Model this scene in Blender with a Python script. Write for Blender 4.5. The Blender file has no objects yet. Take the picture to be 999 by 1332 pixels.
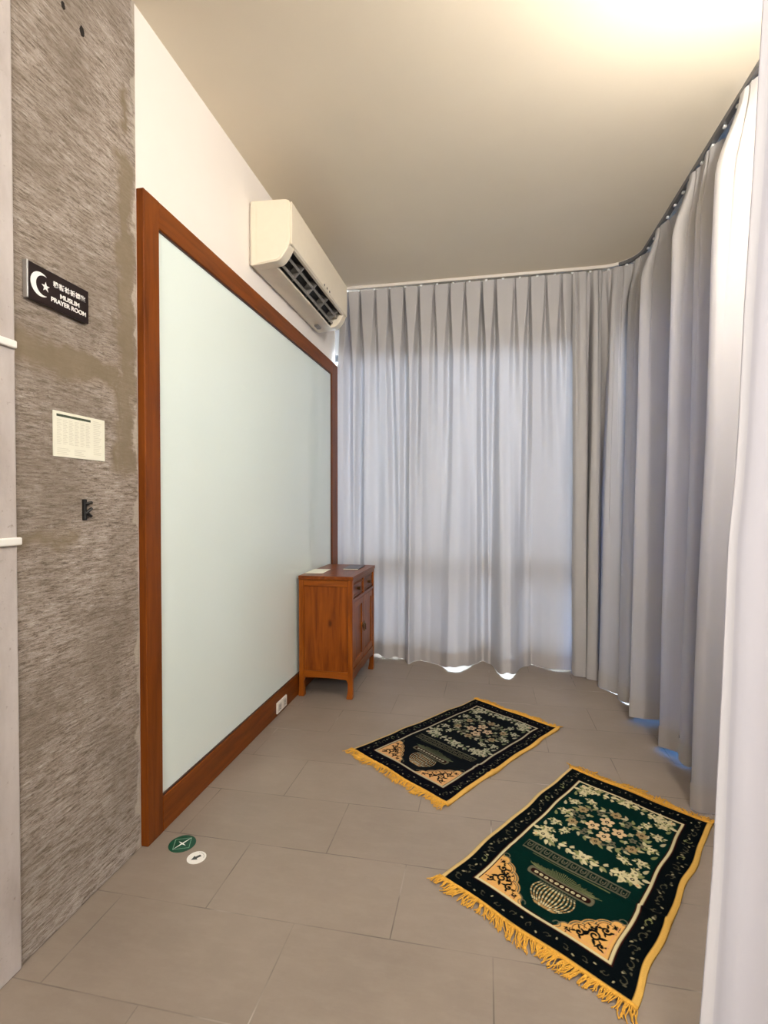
import bpy, bmesh, math, random
import numpy as np
from mathutils import Vector, noise

random.seed(7)
SC = bpy.context.scene
COL = SC.collection
CEIL = 3.143

# ------------------------------------------------------------------ helpers
def lin(c):
    return tuple(((v / 255) / 12.92 if v / 255 <= 0.04045 else ((v / 255 + 0.055) / 1.055) ** 2.4) for v in c)

def lin4(c):
    return lin(c) + (1.0,)

def tag(o, label=None, cat=None, group=None, kind=None):
    if label: o['label'] = label
    if cat: o['category'] = cat
    if group: o['group'] = group
    if kind: o['kind'] = kind
    return o

def empty(name, loc, label, cat, group=None):
    o = bpy.data.objects.new(name, None)
    COL.objects.link(o)
    o.location = loc
    o.empty_display_size = 0.05
    return tag(o, label, cat, group)

def wloc(o):
    v = Vector((0, 0, 0))
    while o is not None:
        v += o.location
        o = o.parent
    return v

def link_mesh(name, me, mat, parent=None, loc=(0, 0, 0), smooth=False):
    """vertices are given in world space; loc = origin of the object in the world"""
    o = bpy.data.objects.new(name, me)
    COL.objects.link(o)
    base = wloc(parent) if parent else Vector((0, 0, 0))
    if parent:
        o.parent = parent
        o.location = (0, 0, 0)
        org = base
    else:
        o.location = loc
        org = Vector(loc)
    me.transform(__import__('mathutils').Matrix.Translation(-org))
    if mat:
        for m in (mat if isinstance(mat, (list, tuple)) else [mat]):
            me.materials.append(m)
    if smooth:
        for p in me.polygons: p.use_smooth = True
    return o

def obj(name, bm, mat, parent=None, loc=(0, 0, 0), smooth=False):
    me = bpy.data.meshes.new(name)
    bmesh.ops.recalc_face_normals(bm, faces=bm.faces)
    bm.to_mesh(me)
    bm.free()
    return link_mesh(name, me, mat, parent, loc, smooth)

def struct(name, bm, mat, label=None, smooth=False):
    o = obj(name, bm, mat, smooth=smooth)
    tag(o, label, None, None, 'structure')
    return o

def add_box(bm, x0, x1, y0, y1, z0, z1, bevel=0.0, seg=2):
    t = bmesh.new()
    bmesh.ops.create_cube(t, size=1.0)
    for v in t.verts:
        v.co = Vector((x0 + (v.co.x + .5) * (x1 - x0), y0 + (v.co.y + .5) * (y1 - y0), z0 + (v.co.z + .5) * (z1 - z0)))
    if bevel > 0:
        bmesh.ops.bevel(t, geom=list(t.edges), offset=bevel, segments=seg, profile=0.5, affect='EDGES')
    merge(bm, t)
    return bm

def merge(bm, t):
    me = bpy.data.meshes.new('tmp')
    t.to_mesh(me)
    t.free()
    bm.from_mesh(me)
    bpy.data.meshes.remove(me)

def box(x0, x1, y0, y1, z0, z1, bevel=0.0, seg=2):
    return add_box(bmesh.new(), x0, x1, y0, y1, z0, z1, bevel, seg)

def add_prism(bm, pts, axis, a0, a1, bevel=0.0, seg=2):
    """extrude a closed 2-D outline along an axis ('x': pts are (y,z), 'y': (x,z), 'z': (x,y))"""
    def P(p, a):
        return {'x': (a, p[0], p[1]), 'y': (p[0], a, p[1]), 'z': (p[0], p[1], a)}[axis]
    t = bmesh.new()
    v0 = [t.verts.new(P(p, a0)) for p in pts]
    v1 = [t.verts.new(P(p, a1)) for p in pts]
    n = len(pts)
    t.faces.new(v0[::-1]); t.faces.new(v1)
    for i in range(n):
        t.faces.new((v0[i], v0[(i + 1) % n], v1[(i + 1) % n], v1[i]))
    bmesh.ops.recalc_face_normals(t, faces=t.faces)
    if bevel > 0:
        bmesh.ops.bevel(t, geom=list(t.edges), offset=bevel, segments=seg, profile=0.5, affect='EDGES')
    merge(bm, t)
    return bm

def add_tube(bm, pts, r, n=8, closed_ends=True, r_end=None):
    pts = [Vector(p) for p in pts]
    rings = []
    up = Vector((0, 0, 1))
    for i, p in enumerate(pts):
        d = (pts[min(i + 1, len(pts) - 1)] - pts[max(i - 1, 0)])
        if d.length < 1e-9: d = Vector((1, 0, 0))
        d.normalize()
        s = d.cross(up)
        if s.length < 1e-4: s = d.cross(Vector((1, 0, 0)))
        s.normalize()
        u = s.cross(d)
        rr = r if r_end is None else r + (r_end - r) * i / (len(pts) - 1)
        rings.append([bm.verts.new(p + (s * math.cos(2 * math.pi * k / n) + u * math.sin(2 * math.pi * k / n)) * rr) for k in range(n)])
    for a, b in zip(rings[:-1], rings[1:]):
        for k in range(n):
            bm.faces.new((a[k], a[(k + 1) % n], b[(k + 1) % n], b[k]))
    if closed_ends:
        bm.faces.new(rings[0][::-1]); bm.faces.new(rings[-1])
    return bm

def add_cyl(bm, c, axis, r, h, n=24, r2=None):
    a = {'x': Vector((1, 0, 0)), 'y': Vector((0, 1, 0)), 'z': Vector((0, 0, 1))}[axis]
    return add_tube(bm, [Vector(c), Vector(c) + a * h], r, n, True, r2)

def round_poly(pts, r, seg=5):
    """round the corners of a polygon; r may be a list"""
    out = []
    n = len(pts)
    for i in range(n):
        rr = r[i] if isinstance(r, (list, tuple)) else r
        p = Vector(pts[i]); a = Vector(pts[i - 1]); b = Vector(pts[(i + 1) % n])
        if rr <= 0:
            out.append(tuple(p)); continue
        da = (a - p).normalized(); db = (b - p).normalized()
        p0 = p + da * rr; p1 = p + db * rr
        for k in range(seg + 1):
            t = k / seg
            q = p0 * (1 - t) ** 2 + p * 2 * t * (1 - t) + p1 * t * t
            out.append((q.x, q.y))
    return out

def smooth01(t):
    t = min(1, max(0, t))
    return t * t * (3 - 2 * t)

# ------------------------------------------------------------------ materials
class NT:
    def __init__(self, name):
        self.m = bpy.data.materials.new(name)
        self.m.use_nodes = True
        self.t = self.m.node_tree
        self.b = self.t.nodes['Principled BSDF']
        self.out = self.t.nodes['Material Output']
    def n(self, kind, **kw):
        nd = self.t.nodes.new(kind)
        for k, v in kw.items():
            if k.startswith('i_'): nd.inputs[k[2:].replace('_', ' ')].default_value = v
            else: setattr(nd, k, v)
        return nd
    def l(self, a, b):
        self.t.links.new(a, b)
    def coord(self, scale=(1, 1, 1), loc=(0, 0, 0)):
        tc = self.n('ShaderNodeTexCoord')
        mp = self.n('ShaderNodeMapping')
        mp.inputs['Scale'].default_value = scale
        mp.inputs['Location'].default_value = loc
        self.l(tc.outputs['Object'], mp.inputs['Vector'])
        return mp.outputs['Vector']
    def noise(self, vec, scale, detail=4, rough=.55, dist=0):
        nd = self.n('ShaderNodeTexNoise')
        nd.inputs['Scale'].default_value = scale
        nd.inputs['Detail'].default_value = detail
        nd.inputs['Roughness'].default_value = rough
        nd.inputs['Distortion'].default_value = dist
        self.l(vec, nd.inputs['Vector'])
        return nd.outputs['Fac']
    def ramp(self, fac, stops):
        nd = self.n('ShaderNodeValToRGB')
        cr = nd.color_ramp
        while len(cr.elements) < len(stops): cr.elements.new(0.5)
        for e, (p, c) in zip(cr.elements, stops):
            e.position = p
            e.color = (c, c, c, 1) if isinstance(c, (int, float)) else (tuple(c) + (1,) if len(c) == 3 else c)
        self.l(fac, nd.inputs['Fac'])
        return nd.outputs['Color']
    def math(self, op, a, b=None, c=None, clamp=False):
        nd = self.n('ShaderNodeMath', operation=op, use_clamp=clamp)
        for i, v in enumerate((a, b, c)):
            if v is None: continue
            if isinstance(v, (int, float)): nd.inputs[i].default_value = v
            else: self.l(v, nd.inputs[i])
        return nd.outputs[0]
    def mix(self, fac, a, b, mode='MIX'):
        nd = self.n('ShaderNodeMix', data_type='RGBA', blend_type=mode)
        for s, v in (('Factor', fac), ('A', a), ('B', b)):
            i = [x for x in nd.inputs if x.name == s and (x.type == 'VALUE' if s == 'Factor' else x.type == 'RGBA')][0]
            if isinstance(v, (int, float)): i.default_value = v
            elif isinstance(v, tuple): i.default_value = v if len(v) == 4 else v + (1,)
            else: self.l(v, i)
        return [x for x in nd.outputs if x.type == 'RGBA'][0]
    def bump(self, h, strength=.3, dist=.01):
        nd = self.n('ShaderNodeBump')
        nd.inputs['Strength'].default_value = strength
        nd.inputs['Distance'].default_value = dist
        self.l(h, nd.inputs['Height'])
        self.l(nd.outputs['Normal'], self.b.inputs['Normal'])
        return nd

def plain(name, rgb, rough=.5, metal=0, var=0.0, spec=.5, scale=20):
    s = NT(name)
    s.b.inputs['Roughness'].default_value = rough
    s.b.inputs['Metallic'].default_value = metal
    s.b.inputs['Specular IOR Level'].default_value = spec
    c = lin(rgb)
    f = s.noise(s.coord(), scale, 3)
    k0 = tuple(v * (1 - var) for v in c); k1 = tuple(min(1, v * (1 + var)) for v in c)
    s.l(s.ramp(f, [(.3, k0), (.7, k1)]), s.b.inputs['Base Color'])
    return s.m

def wood(name, axis, dark, mid, light, rough=.32, knots=False):
    s = NT(name)
    sc = {'x': (1.2, 14, 14), 'y': (14, 1.2, 14), 'z': (14, 14, 1.2)}[axis]
    v = s.coord(sc)
    f = s.noise(v, 2.2, 6, .6, .6)
    c = s.ramp(f, [(.25, lin(dark)), (.5, lin(mid)), (.78, lin(light))])
    v2 = s.coord(tuple(q * 6 for q in sc))
    f2 = s.noise(v2, 2.5, 4, .7)
    c = s.mix(s.math('MULTIPLY', f2, .35), c, lin4(dark))
    if knots:
        sp = s.n('ShaderNodeSeparateXYZ'); s.l(s.coord(), sp.inputs[0])
        dx = s.math('MULTIPLY', s.math('SUBTRACT', sp.outputs['X'], .027), 1.9)
        dz = s.math('SUBTRACT', sp.outputs['Z'], .50)
        dd_ = s.math('SQRT', s.math('ADD', s.math('MULTIPLY', dx, dx), s.math('MULTIPLY', dz, dz)))
        dd_ = s.math('ADD', dd_, s.math('MULTIPLY', s.math('SUBTRACT', s.noise(s.coord(), 40, 3), .5), .02))
        k = s.ramp(dd_, [(.010, 1.0), (.035, 0.0)])
        c = s.mix(s.math('MULTIPLY', k, .8), c, lin4((62, 24, 4)))
    s.l(c, s.b.inputs['Base Color'])
    s.b.inputs['Roughness'].default_value = rough
    s.b.inputs['Specular IOR Level'].default_value = .22
    s.bump(f2, .08, .004)
    return s.m

def make_floor_mat():
    s = NT('slate_tile')
    v = s.coord((1, 1, 1), (.881, -1.161, 0))
    # gentle wobble of the joints
    br = s.n('ShaderNodeTexBrick', offset=.5, offset_frequency=2, squash=1.0)
    br.inputs['Scale'].default_value = 1.0
    br.inputs['Mortar Size'].default_value = .0022
    br.inputs['Mortar Smooth'].default_value = .25
    br.inputs['Brick Width'].default_value = .602
    br.inputs['Row Height'].default_value = .3235
    br.inputs['Color1'].default_value = (0, 0, 0, 1)
    br.inputs['Color2'].default_value = (1, 1, 1, 1)
    br.inputs['Mortar'].default_value = (.5, .5, .5, 1)
    s.l(v, br.inputs['Vector'])
    n1 = s.noise(s.coord(), 1.6, 5, .6)
    n2 = s.noise(s.coord((1, 3, 1)), 9, 6, .65)
    n3 = s.noise(s.coord(), 70, 3, .6)
    base = s.ramp(n1, [(.3, lin((132, 120, 109))), (.7, lin((151, 138, 126)))])
    base = s.mix(s.math('MULTIPLY', br.outputs['Color'], .22), base, lin4((128, 116, 106)))
    base = s.mix(s.math('MULTIPLY', s.ramp(n2, [(.45, 0.0), (.8, 1.0)]), .25), base, lin4((172, 160, 146)))
    base = s.mix(s.math('MULTIPLY', n3, .12), base, lin4((95, 86, 78)))
    # joints: dark for the most part, pale with old grout here and there
    jn = s.noise(s.coord(), 2.3, 2)
    jc = s.mix(s.ramp(jn, [(.56, 0.0), (.62, 1.0)]), lin4((96, 88, 80)), lin4((180, 170, 158)))
    jv = s.math('MULTIPLY', br.outputs['Fac'], s.ramp(s.noise(s.coord(), 3.7, 2), [(.36, .15), (.6, .85)]))
    base = s.mix(jv, base, jc)
    s.l(base, s.b.inputs['Base Color'])
    r = s.ramp(n2, [(.3, .38), (.75, .55)])
    s.l(r, s.b.inputs['Roughness'])
    s.b.inputs['Specular IOR Level'].default_value = .4
    h = s.math('ADD', s.math('MULTIPLY', n2, .5), s.math('MULTIPLY', br.outputs['Fac'], -1.0))
    s.bump(h, .25, .004)
    return s.m

def make_concrete_mat():
    """board-chiselled concrete: relief runs along y in fine broken ridges"""
    s = NT('chiselled_concrete')
    st = s.noise(s.coord((1, 10, 80)), 2.0, 8, .74, .1)         # chisel ridges
    st2 = s.noise(s.coord((1, 22, 120)), 2.0, 6, .7)
    big = s.noise(s.coord((1, 2.4, 2.6)), 1.4, 4, .6)
    mid = s.noise(s.coord(), 9, 6, .7)
    fine = s.noise(s.coord((1, 1, 1.6)), 95, 4, .65)
    base = s.ramp(st, [(.34, lin((92, 80, 70))), (.43, lin((138, 126, 114))), (.52, lin((166, 154, 143))), (.60, lin((180, 169, 160))), (.7, lin((212, 204, 197)))])
    base = s.mix(s.ramp(st2, [(.55, 0.0), (.63, .7)]), base, lin4((84, 73, 64)))
    base = s.mix(s.ramp(fine, [(.6, 0.0), (.7, .6)]), base, lin4((80, 70, 62)))
    base = s.mix(s.ramp(fine, [(.3, .45), (.4, 0.0)]), base, lin4((206, 198, 190)))
    base = s.mix(s.ramp(big, [(.40, 0.0), (.62, .55)]), base, lin4((120, 108, 94)))
    base = s.mix(s.ramp(mid, [(.6, 0.0), (.78, .45)]), base, lin4((186, 176, 166)))
    tc = s.n('ShaderNodeTexCoord'); sep = s.n('ShaderNodeSeparateXYZ')
    s.l(tc.outputs['Object'], sep.inputs[0])
    wob = s.math('MULTIPLY', s.math('SUBTRACT', s.noise(s.coord(), 11, 4), .5), .16)
    wob2 = s.math('MULTIPLY', s.math('SUBTRACT', s.noise(s.coord(), 7, 4), .5), .16)
    Y = s.math('ADD', sep.outputs['Y'], wob); Z = s.math('ADD', sep.outputs['Z'], wob2)
    def rect(y0, y1, z0, z1, soft=.035):
        def edge(val, lo, hi):
            a = s.math('DIVIDE', s.math('SUBTRACT', val, lo), soft, clamp=True)
            b = s.math('DIVIDE', s.math('SUBTRACT', hi, val), soft, clamp=True)
            return s.math('MULTIPLY', a, b)
        return s.math('MULTIPLY', edge(Y, y0, y1), edge(Z, z0, z1))
    patch = rect(1.15, 1.62, 1.675, 1.80)
    for r in ((1.15, 1.42, 1.165, 1.235), (1.585, 1.70, 1.40, 2.56), (1.60, 1.68, 2.60, 2.80), (1.56, 1.64, 1.40, 1.78)):
        patch = s.math('MAXIMUM', patch, rect(*r))
    pc = s.mix(mid, lin4((112, 98, 78)), lin4((140, 127, 107)))
    base = s.mix(s.math('MULTIPLY', patch, s.ramp(mid, [(.3, .97), (.72, .8)])), base, pc)
    # whitish rim of old plaster along the far edge and paler ridges towards the floor
    rim = s.math('MULTIPLY', s.math('DIVIDE', s.math('SUBTRACT', Y, 1.685), .012, clamp=True), .65)
    base = s.mix(rim, base, lin4((190, 180, 166)))
    pale_low = s.math('MULTIPLY', s.math('DIVIDE', s.math('SUBTRACT', .5, Z), .5, clamp=True), s.math('MULTIPLY', s.ramp(st, [(.4, 0.0), (.65, 1.0)]), .6))
    base = s.mix(pale_low, base, lin4((196, 188, 182)))
    # two small dark pits near the top
    for (py, pz, pr) in ((1.374, 2.825, .008), (1.449, 2.812, .0105)):
        dy = s.math('SUBTRACT', sep.outputs['Y'], py); dz = s.math('SUBTRACT', sep.outputs['Z'], pz)
        d = s.math('SQRT', s.math('ADD', s.math('MULTIPLY', dy, dy), s.math('MULTIPLY', s.math('MULTIPLY', dz, dz), .45)))
        d = s.math('ADD', d, s.math('MULTIPLY', s.math('SUBTRACT', s.noise(s.coord(), 60, 2), .5), .012))
        base = s.mix(s.math('LESS_THAN', d, pr), base, lin4((38, 33, 29)))
    s.l(base, s.b.inputs['Base Color'])
    s.b.inputs['Roughness'].default_value = .9
    s.b.inputs['Specular IOR Level'].default_value = .2
    h = s.math('ADD', st, s.math('MULTIPLY', st2, .5))
    h = s.math('MULTIPLY', h, s.math('SUBTRACT', 1.0, s.math('MULTIPLY', patch, .75)))
    s.bump(h, .6, .007)
    return s.m

def make_smooth_concrete():
    s = NT('smooth_concrete')
    n1 = s.noise(s.coord((1, 1, .35)), 6, 6, .6)
    n2 = s.noise(s.coord(), 45, 4, .7)
    c = s.ramp(n1, [(.3, lin((168, 158, 152))), (.55, lin((194, 186, 182))), (.75, lin((208, 201, 197)))])
    c = s.mix(s.ramp(n2, [(.62, 0.0), (.75, .7)]), c, lin4((128, 112, 96)))
    s.l(c, s.b.inputs['Base Color'])
    s.b.inputs['Roughness'].default_value = .75
    s.bump(n2, .25, .004)
    return s.m

def make_paint(name, rgb, rough=.8):
    s = NT(name)
    n1 = s.noise(s.coord(), 2.0, 3)
    n2 = s.noise(s.coord(), 160, 3)
    c = lin(rgb)
    s.l(s.ramp(n1, [(.3, tuple(v * .96 for v in c)), (.7, c)]), s.b.inputs['Base Color'])
    s.b.inputs['Roughness'].default_value = rough
    s.b.inputs['Specular IOR Level'].default_value = .25
    s.bump(n2, .06, .002)
    return s.m

def make_fabric(name, rgb, trans_rgb, trans, rough=.9):
    """woven dim-out cloth: some of the daylight behind it comes through"""
    s = NT(name)
    wv = s.n('ShaderNodeTexWave', wave_type='BANDS', bands_direction='Z')
    wv.inputs['Scale'].default_value = 260
    wv.inputs['Distortion'].default_value = 1.5
    s.l(s.coord(), wv.inputs['Vector'])
    n1 = s.noise(s.coord((1, 1, .25)), 5, 4)
    c = lin(rgb)
    col = s.ramp(n1, [(.3, tuple(v * .94 for v in c)), (.7, c)])
    s.l(col, s.b.inputs['Base Color'])
    s.b.inputs['Roughness'].default_value = rough
    s.b.inputs['Specular IOR Level'].default_value = .15
    s.b.inputs['Sheen Weight'].default_value = .08
    s.bump(wv.outputs['Fac'], .05, .001)
    tr = s.n('ShaderNodeBsdfTranslucent')
    tr.inputs['Color'].default_value = lin4(trans_rgb)
    mx = s.n('ShaderNodeMixShader')
    mx.inputs[0].default_value = trans
    s.l(s.b.outputs[0], mx.inputs[1]); s.l(tr.outputs[0], mx.inputs[2])
    s.l(mx.outputs[0], s.out.inputs['Surface'])
    return s.m

def make_board_glass():
    s = NT('back_painted_glass')
    n = s.noise(s.coord(), .8, 2)
    s.l(s.ramp(n, [(.3, lin((230, 243, 237))), (.7, lin((234, 245, 240)))]), s.b.inputs['Base Color'])
    s.b.inputs['Roughness'].default_value = .07
    s.b.inputs['Specular IOR Level'].default_value = .5
    return s.m

def make_window_glass():
    s = NT('window_glass')
    tr = s.n('ShaderNodeBsdfTransparent')
    tr.inputs['Color'].default_value = (.92, .96, .97, 1)
    gl = s.n('ShaderNodeBsdfGlossy')
    gl.inputs['Roughness'].default_value = .02
    fr = s.n('ShaderNodeFresnel'); fr.inputs['IOR'].default_value = 1.45
    mx = s.n('ShaderNodeMixShader')
    s.l(fr.outputs[0], mx.inputs[0]); s.l(tr.outputs[0], mx.inputs[1]); s.l(gl.outputs[0], mx.inputs[2])
    s.l(mx.outputs[0], s.out.inputs['Surface'])
    return s.m

def make_pile():
    s = NT('rug_pile')
    at = s.n('ShaderNodeAttribute', attribute_name='pattern')
    n = s.noise(s.coord(), 420, 2)
    c = s.mix(s.math('MULTIPLY', n, .30), at.outputs['Color'], (0.0, 0.0, 0.0, 1))
    s.l(c, s.b.inputs['Base Color'])
    s.b.inputs['Roughness'].default_value = .95
    s.b.inputs['Specular IOR Level'].default_value = .02
    s.bump(n, .5, .003)
    return s.m

M = dict(
    floor=make_floor_mat(), concrete=make_concrete_mat(), smooth=make_smooth_concrete(),
    wall=make_paint('white_wall_paint', (243, 236, 228)), ceil=make_paint('ceiling_paint', (230, 219, 198)),
    frame_v=wood('frame_wood_upright', 'z', (84, 38, 4), (120, 60, 10), (138, 73, 17), .4),
    frame_h=wood('frame_wood_rail', 'y', (84, 38, 4), (120, 60, 10), (138, 73, 17), .4),
    cab_v=wood('cabinet_wood_upright', 'z', (92, 40, 6), (142, 74, 14), (166, 94, 24), .34),
    cab_panel=wood('cabinet_wood_panel', 'z', (84, 36, 6), (132, 66, 12), (156, 86, 22), .34, True),
    cab_x=wood('cabinet_wood_rail', 'x', (92, 40, 6), (142, 74, 14), (166, 94, 24), .34),
    cab_y=wood('cabinet_wood_shaded', 'y', (78, 33, 6), (120, 58, 12), (144, 78, 22), .32),  # darker copy: the front's shade is put into the colour, top shares it
    brass=plain('dark_brass', (92, 66, 34), .4, .8, .1),
    glass=make_board_glass(), wglass=make_window_glass(),
    alu=plain('window_aluminium', (96, 98, 100), .45, .6, .04),
    ac=plain('ac_plastic', (230, 219, 198), .42, 0, .015),
    ac_side=plain('ac_mount_plate', (226, 216, 204), .5, 0, .015),
    black=plain('black_plastic', (16, 15, 15), .5, 0, .1),
    dark=plain('dark_recess', (30, 27, 24), .6, 0, .1),
    louver=plain('grey_louver', (120, 116, 110), .4, 0, .03),
    chrome=plain('brushed_steel', (205, 205, 205), .3, .9, .03),
    sign=plain('dark_maroon_acrylic', (24, 8, 10), .3, 0, .06),
    white=plain('white_lettering', (246, 244, 240), .5, 0, .01),
    paper=plain('cream_paper', (238, 236, 218), .8, 0, .02),
    print_dark=plain('dark_green_print', (66, 76, 58), .8, 0, .2, scale=80),
    print_pale=plain('pale_grey_print', (219, 216, 198), .8, 0, .03),
    plate=plain('white_socket_plastic', (240, 232, 220), .4, 0, .01),
    socket=plain('socket_insert_plastic', (206, 198, 186), .5, 0, .01),  # insert plastic, slightly darker than the cover plate
    green=plain('green_vinyl', (8, 74, 52), .35, 0, .15, scale=60),
    mint=plain('pale_green_print', (126, 172, 146), .4, 0, .05),
    vinyl=plain('white_vinyl', (240, 238, 232), .4, 0, .01),
    arrow=plain('grey_arrow_print', (62, 68, 66), .5, 0, .05),
    track=plain('white_track_enamel', (222, 214, 204), .4, 0, .02),
    track_side=plain('track_reflection_grey', (118, 118, 120), .4, .5, .05),
    nylon=plain('white_nylon', (238, 238, 236), .4, 0, .01),
    curtain=make_fabric('grey_curtain_cloth', (181, 178, 176), (190, 194, 210), .028),
    hem=make_fabric('grey_curtain_hem', (180, 176, 175), (190, 194, 210), .012),
    white_cloth=make_fabric('white_curtain_cloth', (214, 212, 219), (205, 206, 218), .04),
    white_hem=make_fabric('white_curtain_hem', (220, 218, 222), (205, 206, 218), .02),
    pile=make_pile(),
    gold=plain('golden_fringe_yarn', (208, 156, 62), .85, 0, .16, .2, 160),
    plaster=plain('grey_render', (150, 146, 140), .9, 0, .05),
    booklet=plain('dark_booklet_cover', (62, 44, 40), .3, 0, .1),
)

# ------------------------------------------------------------------ the room
struct('floor', box(-1.9, 1.75, -3.2, 5.1, -.12, 0), M['floor'], 'grey brown slate tile floor laid in running bond')
struct('ceiling', box(-1.9, 1.75, -3.2, 5.1, CEIL, CEIL + .12), M['ceil'], 'plain cream painted ceiling')
struct('wall_left', box(-1.75, -1.28, 1.703, 4.262, 0, CEIL), M['wall'], 'white painted wall above the framed glass panel')
bm = bmesh.new()
add_box(bm, -1.75, -1.276, 1.188, 1.704, 0, CEIL, .004, 1)
struct('wall_concrete', bm, M['concrete'], 'rough chiselled brown grey concrete wall with a prayer room sign')
bm = bmesh.new()
add_box(bm, -1.9, -1.268, -3.2, 1.19, 0, CEIL, .006, 2)
struct('wall_entrance', bm, M['smooth'], 'smooth pale concrete wall edge at the far left')
struct('wall_rear', box(-1.9, 1.75, -3.2, -3.05, 0, CEIL), M['wall'])
# back wall and right wall round the window openings
Y0 = 4.40; X0 = 1.42
bm = bmesh.new()
add_box(bm, -1.9, 1.75, Y0, Y0 + .15, 2.62, CEIL)
add_box(bm, -1.9, 1.75, Y0, Y0 + .15, 0, .16)
add_box(bm, -1.9, -1.45, Y0, Y0 + .15, .16, 2.62)
add_box(bm, 1.27, 1.75, Y0, Y0 + .15, .16, 2.62)
struct('wall_back', bm, M['plaster'])
bm = bmesh.new()
add_box(bm, X0, X0 + .15, 1.6, Y0, 2.62, CEIL)
add_box(bm, X0, X0 + .15, 1.6, Y0, 0, .16)
add_box(bm, X0, X0 + .15, 4.30, Y0, .16, 2.62)
add_box(bm, X0, X0 + .15, -3.05, 1.6, 0, CEIL)
struct('wall_right', bm, M['plaster'])
# window_1 (behind the back curtain), window_2 (behind the right-hand curtain)
w = bpy.data.objects.new('window_1', None); COL.objects.link(w); w.location = (-.09, Y0 + .06, .05); w['kind'] = 'structure'
bm = bmesh.new()
for z0, z1 in ((.16, .21), (.74, .88), (2.56, 2.62)):
    add_box(bm, -1.45, 1.27, Y0 + .03, Y0 + .09, z0, z1)
for x in (-1.45, -.56, .36, 1.22):
    add_box(bm, x, x + .05, Y0 + .032, Y0 + .088, .16, 2.62)
obj('window_frame', bm, M['alu'], w)
obj('glass_pane', box(-1.42, 1.25, Y0 + .057, Y0 + .063, .19, 2.60), M['wglass'], w)
w = bpy.data.objects.new('window_2', None); COL.objects.link(w); w.location = (X0 + .06, 3.0, .05); w['kind'] = 'structure'
bm = bmesh.new()
for z0, z1 in ((.16, .21), (.74, .88), (2.56, 2.62)):
    add_box(bm, X0 + .03, X0 + .09, 1.6, 4.30, z0, z1)
for y in (1.6, 2.5, 3.43, 4.25):
    add_box(bm, X0 + .032, X0 + .088, y, y + .05, .16, 2.62)
obj('window_frame', bm, M['alu'], w)
obj('glass_pane', box(X0 + .057, X0 + .063, 1.63, 4.28, .19, 2.60), M['wglass'], w)
struct('ground', box(-8, 10, Y0 + .16, 14, -.14, -.1), plain('outdoor_paving', (176, 176, 172), .9, 0, .08), 'pale paving outside the windows')
struct('ground', box(X0 + .34, 10, -4, Y0 + .15, -.14, -.1), bpy.data.materials['outdoor_paving'])

# ------------------------------------------------------------------ framed glass panel
FX = -1.249
fp = empty('framed_glass_panel', (FX, 2.97, 0), 'large white back-painted glass panel in a reddish brown wooden frame on left wall', 'glass panel')
def stile(y0, y1):
    obj('stile', box(-1.281, FX, y0, y1, 0.001, 2.471, .003, 1), M['frame_v'], fp)
stile(1.707, 1.800); stile(4.073, 4.232)
obj('rail', box(-1.281, FX - .0006, 1.800, 4.073, 2.367, 2.4705, .003, 1), M['frame_h'], fp)
obj('rail', box(-1.281, FX - .0006, 1.800, 4.073, .001, .141, .003, 1), M['frame_h'], fp)
bm = bmesh.new()
for (y0, y1, z0, z1) in ((1.800, 1.806, .141, 2.367), (4.067, 4.073, .141, 2.367)):
    add_box(bm, -1.2795, FX - .006, y0, y1, z0, z1)
for (z0, z1) in ((.141, .147), (2.361, 2.367)):
    add_box(bm, -1.2795, FX - .006, 1.806, 4.067, z0, z1)
tag(obj('glazing_bead', bm, plain('dark_bead_wood', (58, 24, 8), .4, 0, .1), fp), 'thin dark bead round the glass')
obj('glass_pane', box(-1.2795, -1.262, 1.802, 4.071, .143, 2.365), M['glass'], fp)

# double socket on the bottom rail
so = empty('wall_socket', (FX, 2.984, .053), 'white double socket plate low on the wooden frame beside the cabinet', 'socket')
obj('cover_plate', box(FX, FX + .009, 2.908, 3.060, .020, .088, .003, 2), M['plate'], so)
for k in range(2):
    yc = 2.946 + k * .076
    bm = box(FX + .0085, FX + .0105, yc - .022, yc + .022, .034, .074, .001, 1)
    obj('socket_insert', bm, M['socket'], so)
    bm = bmesh.new()
    for dy in (-.007, .007):
        add_box(bm, FX + .0100, FX + .0110, yc + dy - .0016, yc + dy + .0016, .052, .066)
    add_cyl(bm, (FX + .0100, yc, .043), 'x', .003, .001, 10)
    obj('slot', bm, M['dark'], so)

# ------------------------------------------------------------------ air conditioner
AX = -1.28
ac = empty('air_conditioner', (AX, 3.2, 2.60), 'cream wall-mounted air conditioner above the glass panel near the ceiling', 'air conditioner')
y0, y1 = 2.627, 3.765
outer = round_poly([(AX + .012, 2.948), (-1.040, 2.936), (-1.040, 2.690), (-1.098, 2.612), (AX + .012, 2.598)], [.012, .03, .045, .03, .01], 6)
notch = round_poly([(AX + .012, 2.948), (-1.040, 2.936), (-1.040, 2.694), (-1.060, 2.694), (-1.110, 2.740), (-1.165, 2.690), (-1.140, 2.607), (AX + .012, 2.598)],
                   [.012, .03, .008, .0, .0, .0, .006, .01], 6)
bm = bmesh.new()
add_prism(bm, outer, 'y', y0, y0 + .075, .006, 2)
add_prism(bm, notch, 'y', y0 + .07, y1 - .07)
add_prism(bm, outer, 'y', y1 - .075, y1, .006, 2)
o = obj('casing', bm, M['ac'], ac)
for p in o.data.polygons: p.use_smooth = False
obj('mounting_plate', box(AX, AX + .013, y0 + .02, y1 - .02, 2.612, 2.935), M['ac_side'], ac)
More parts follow.
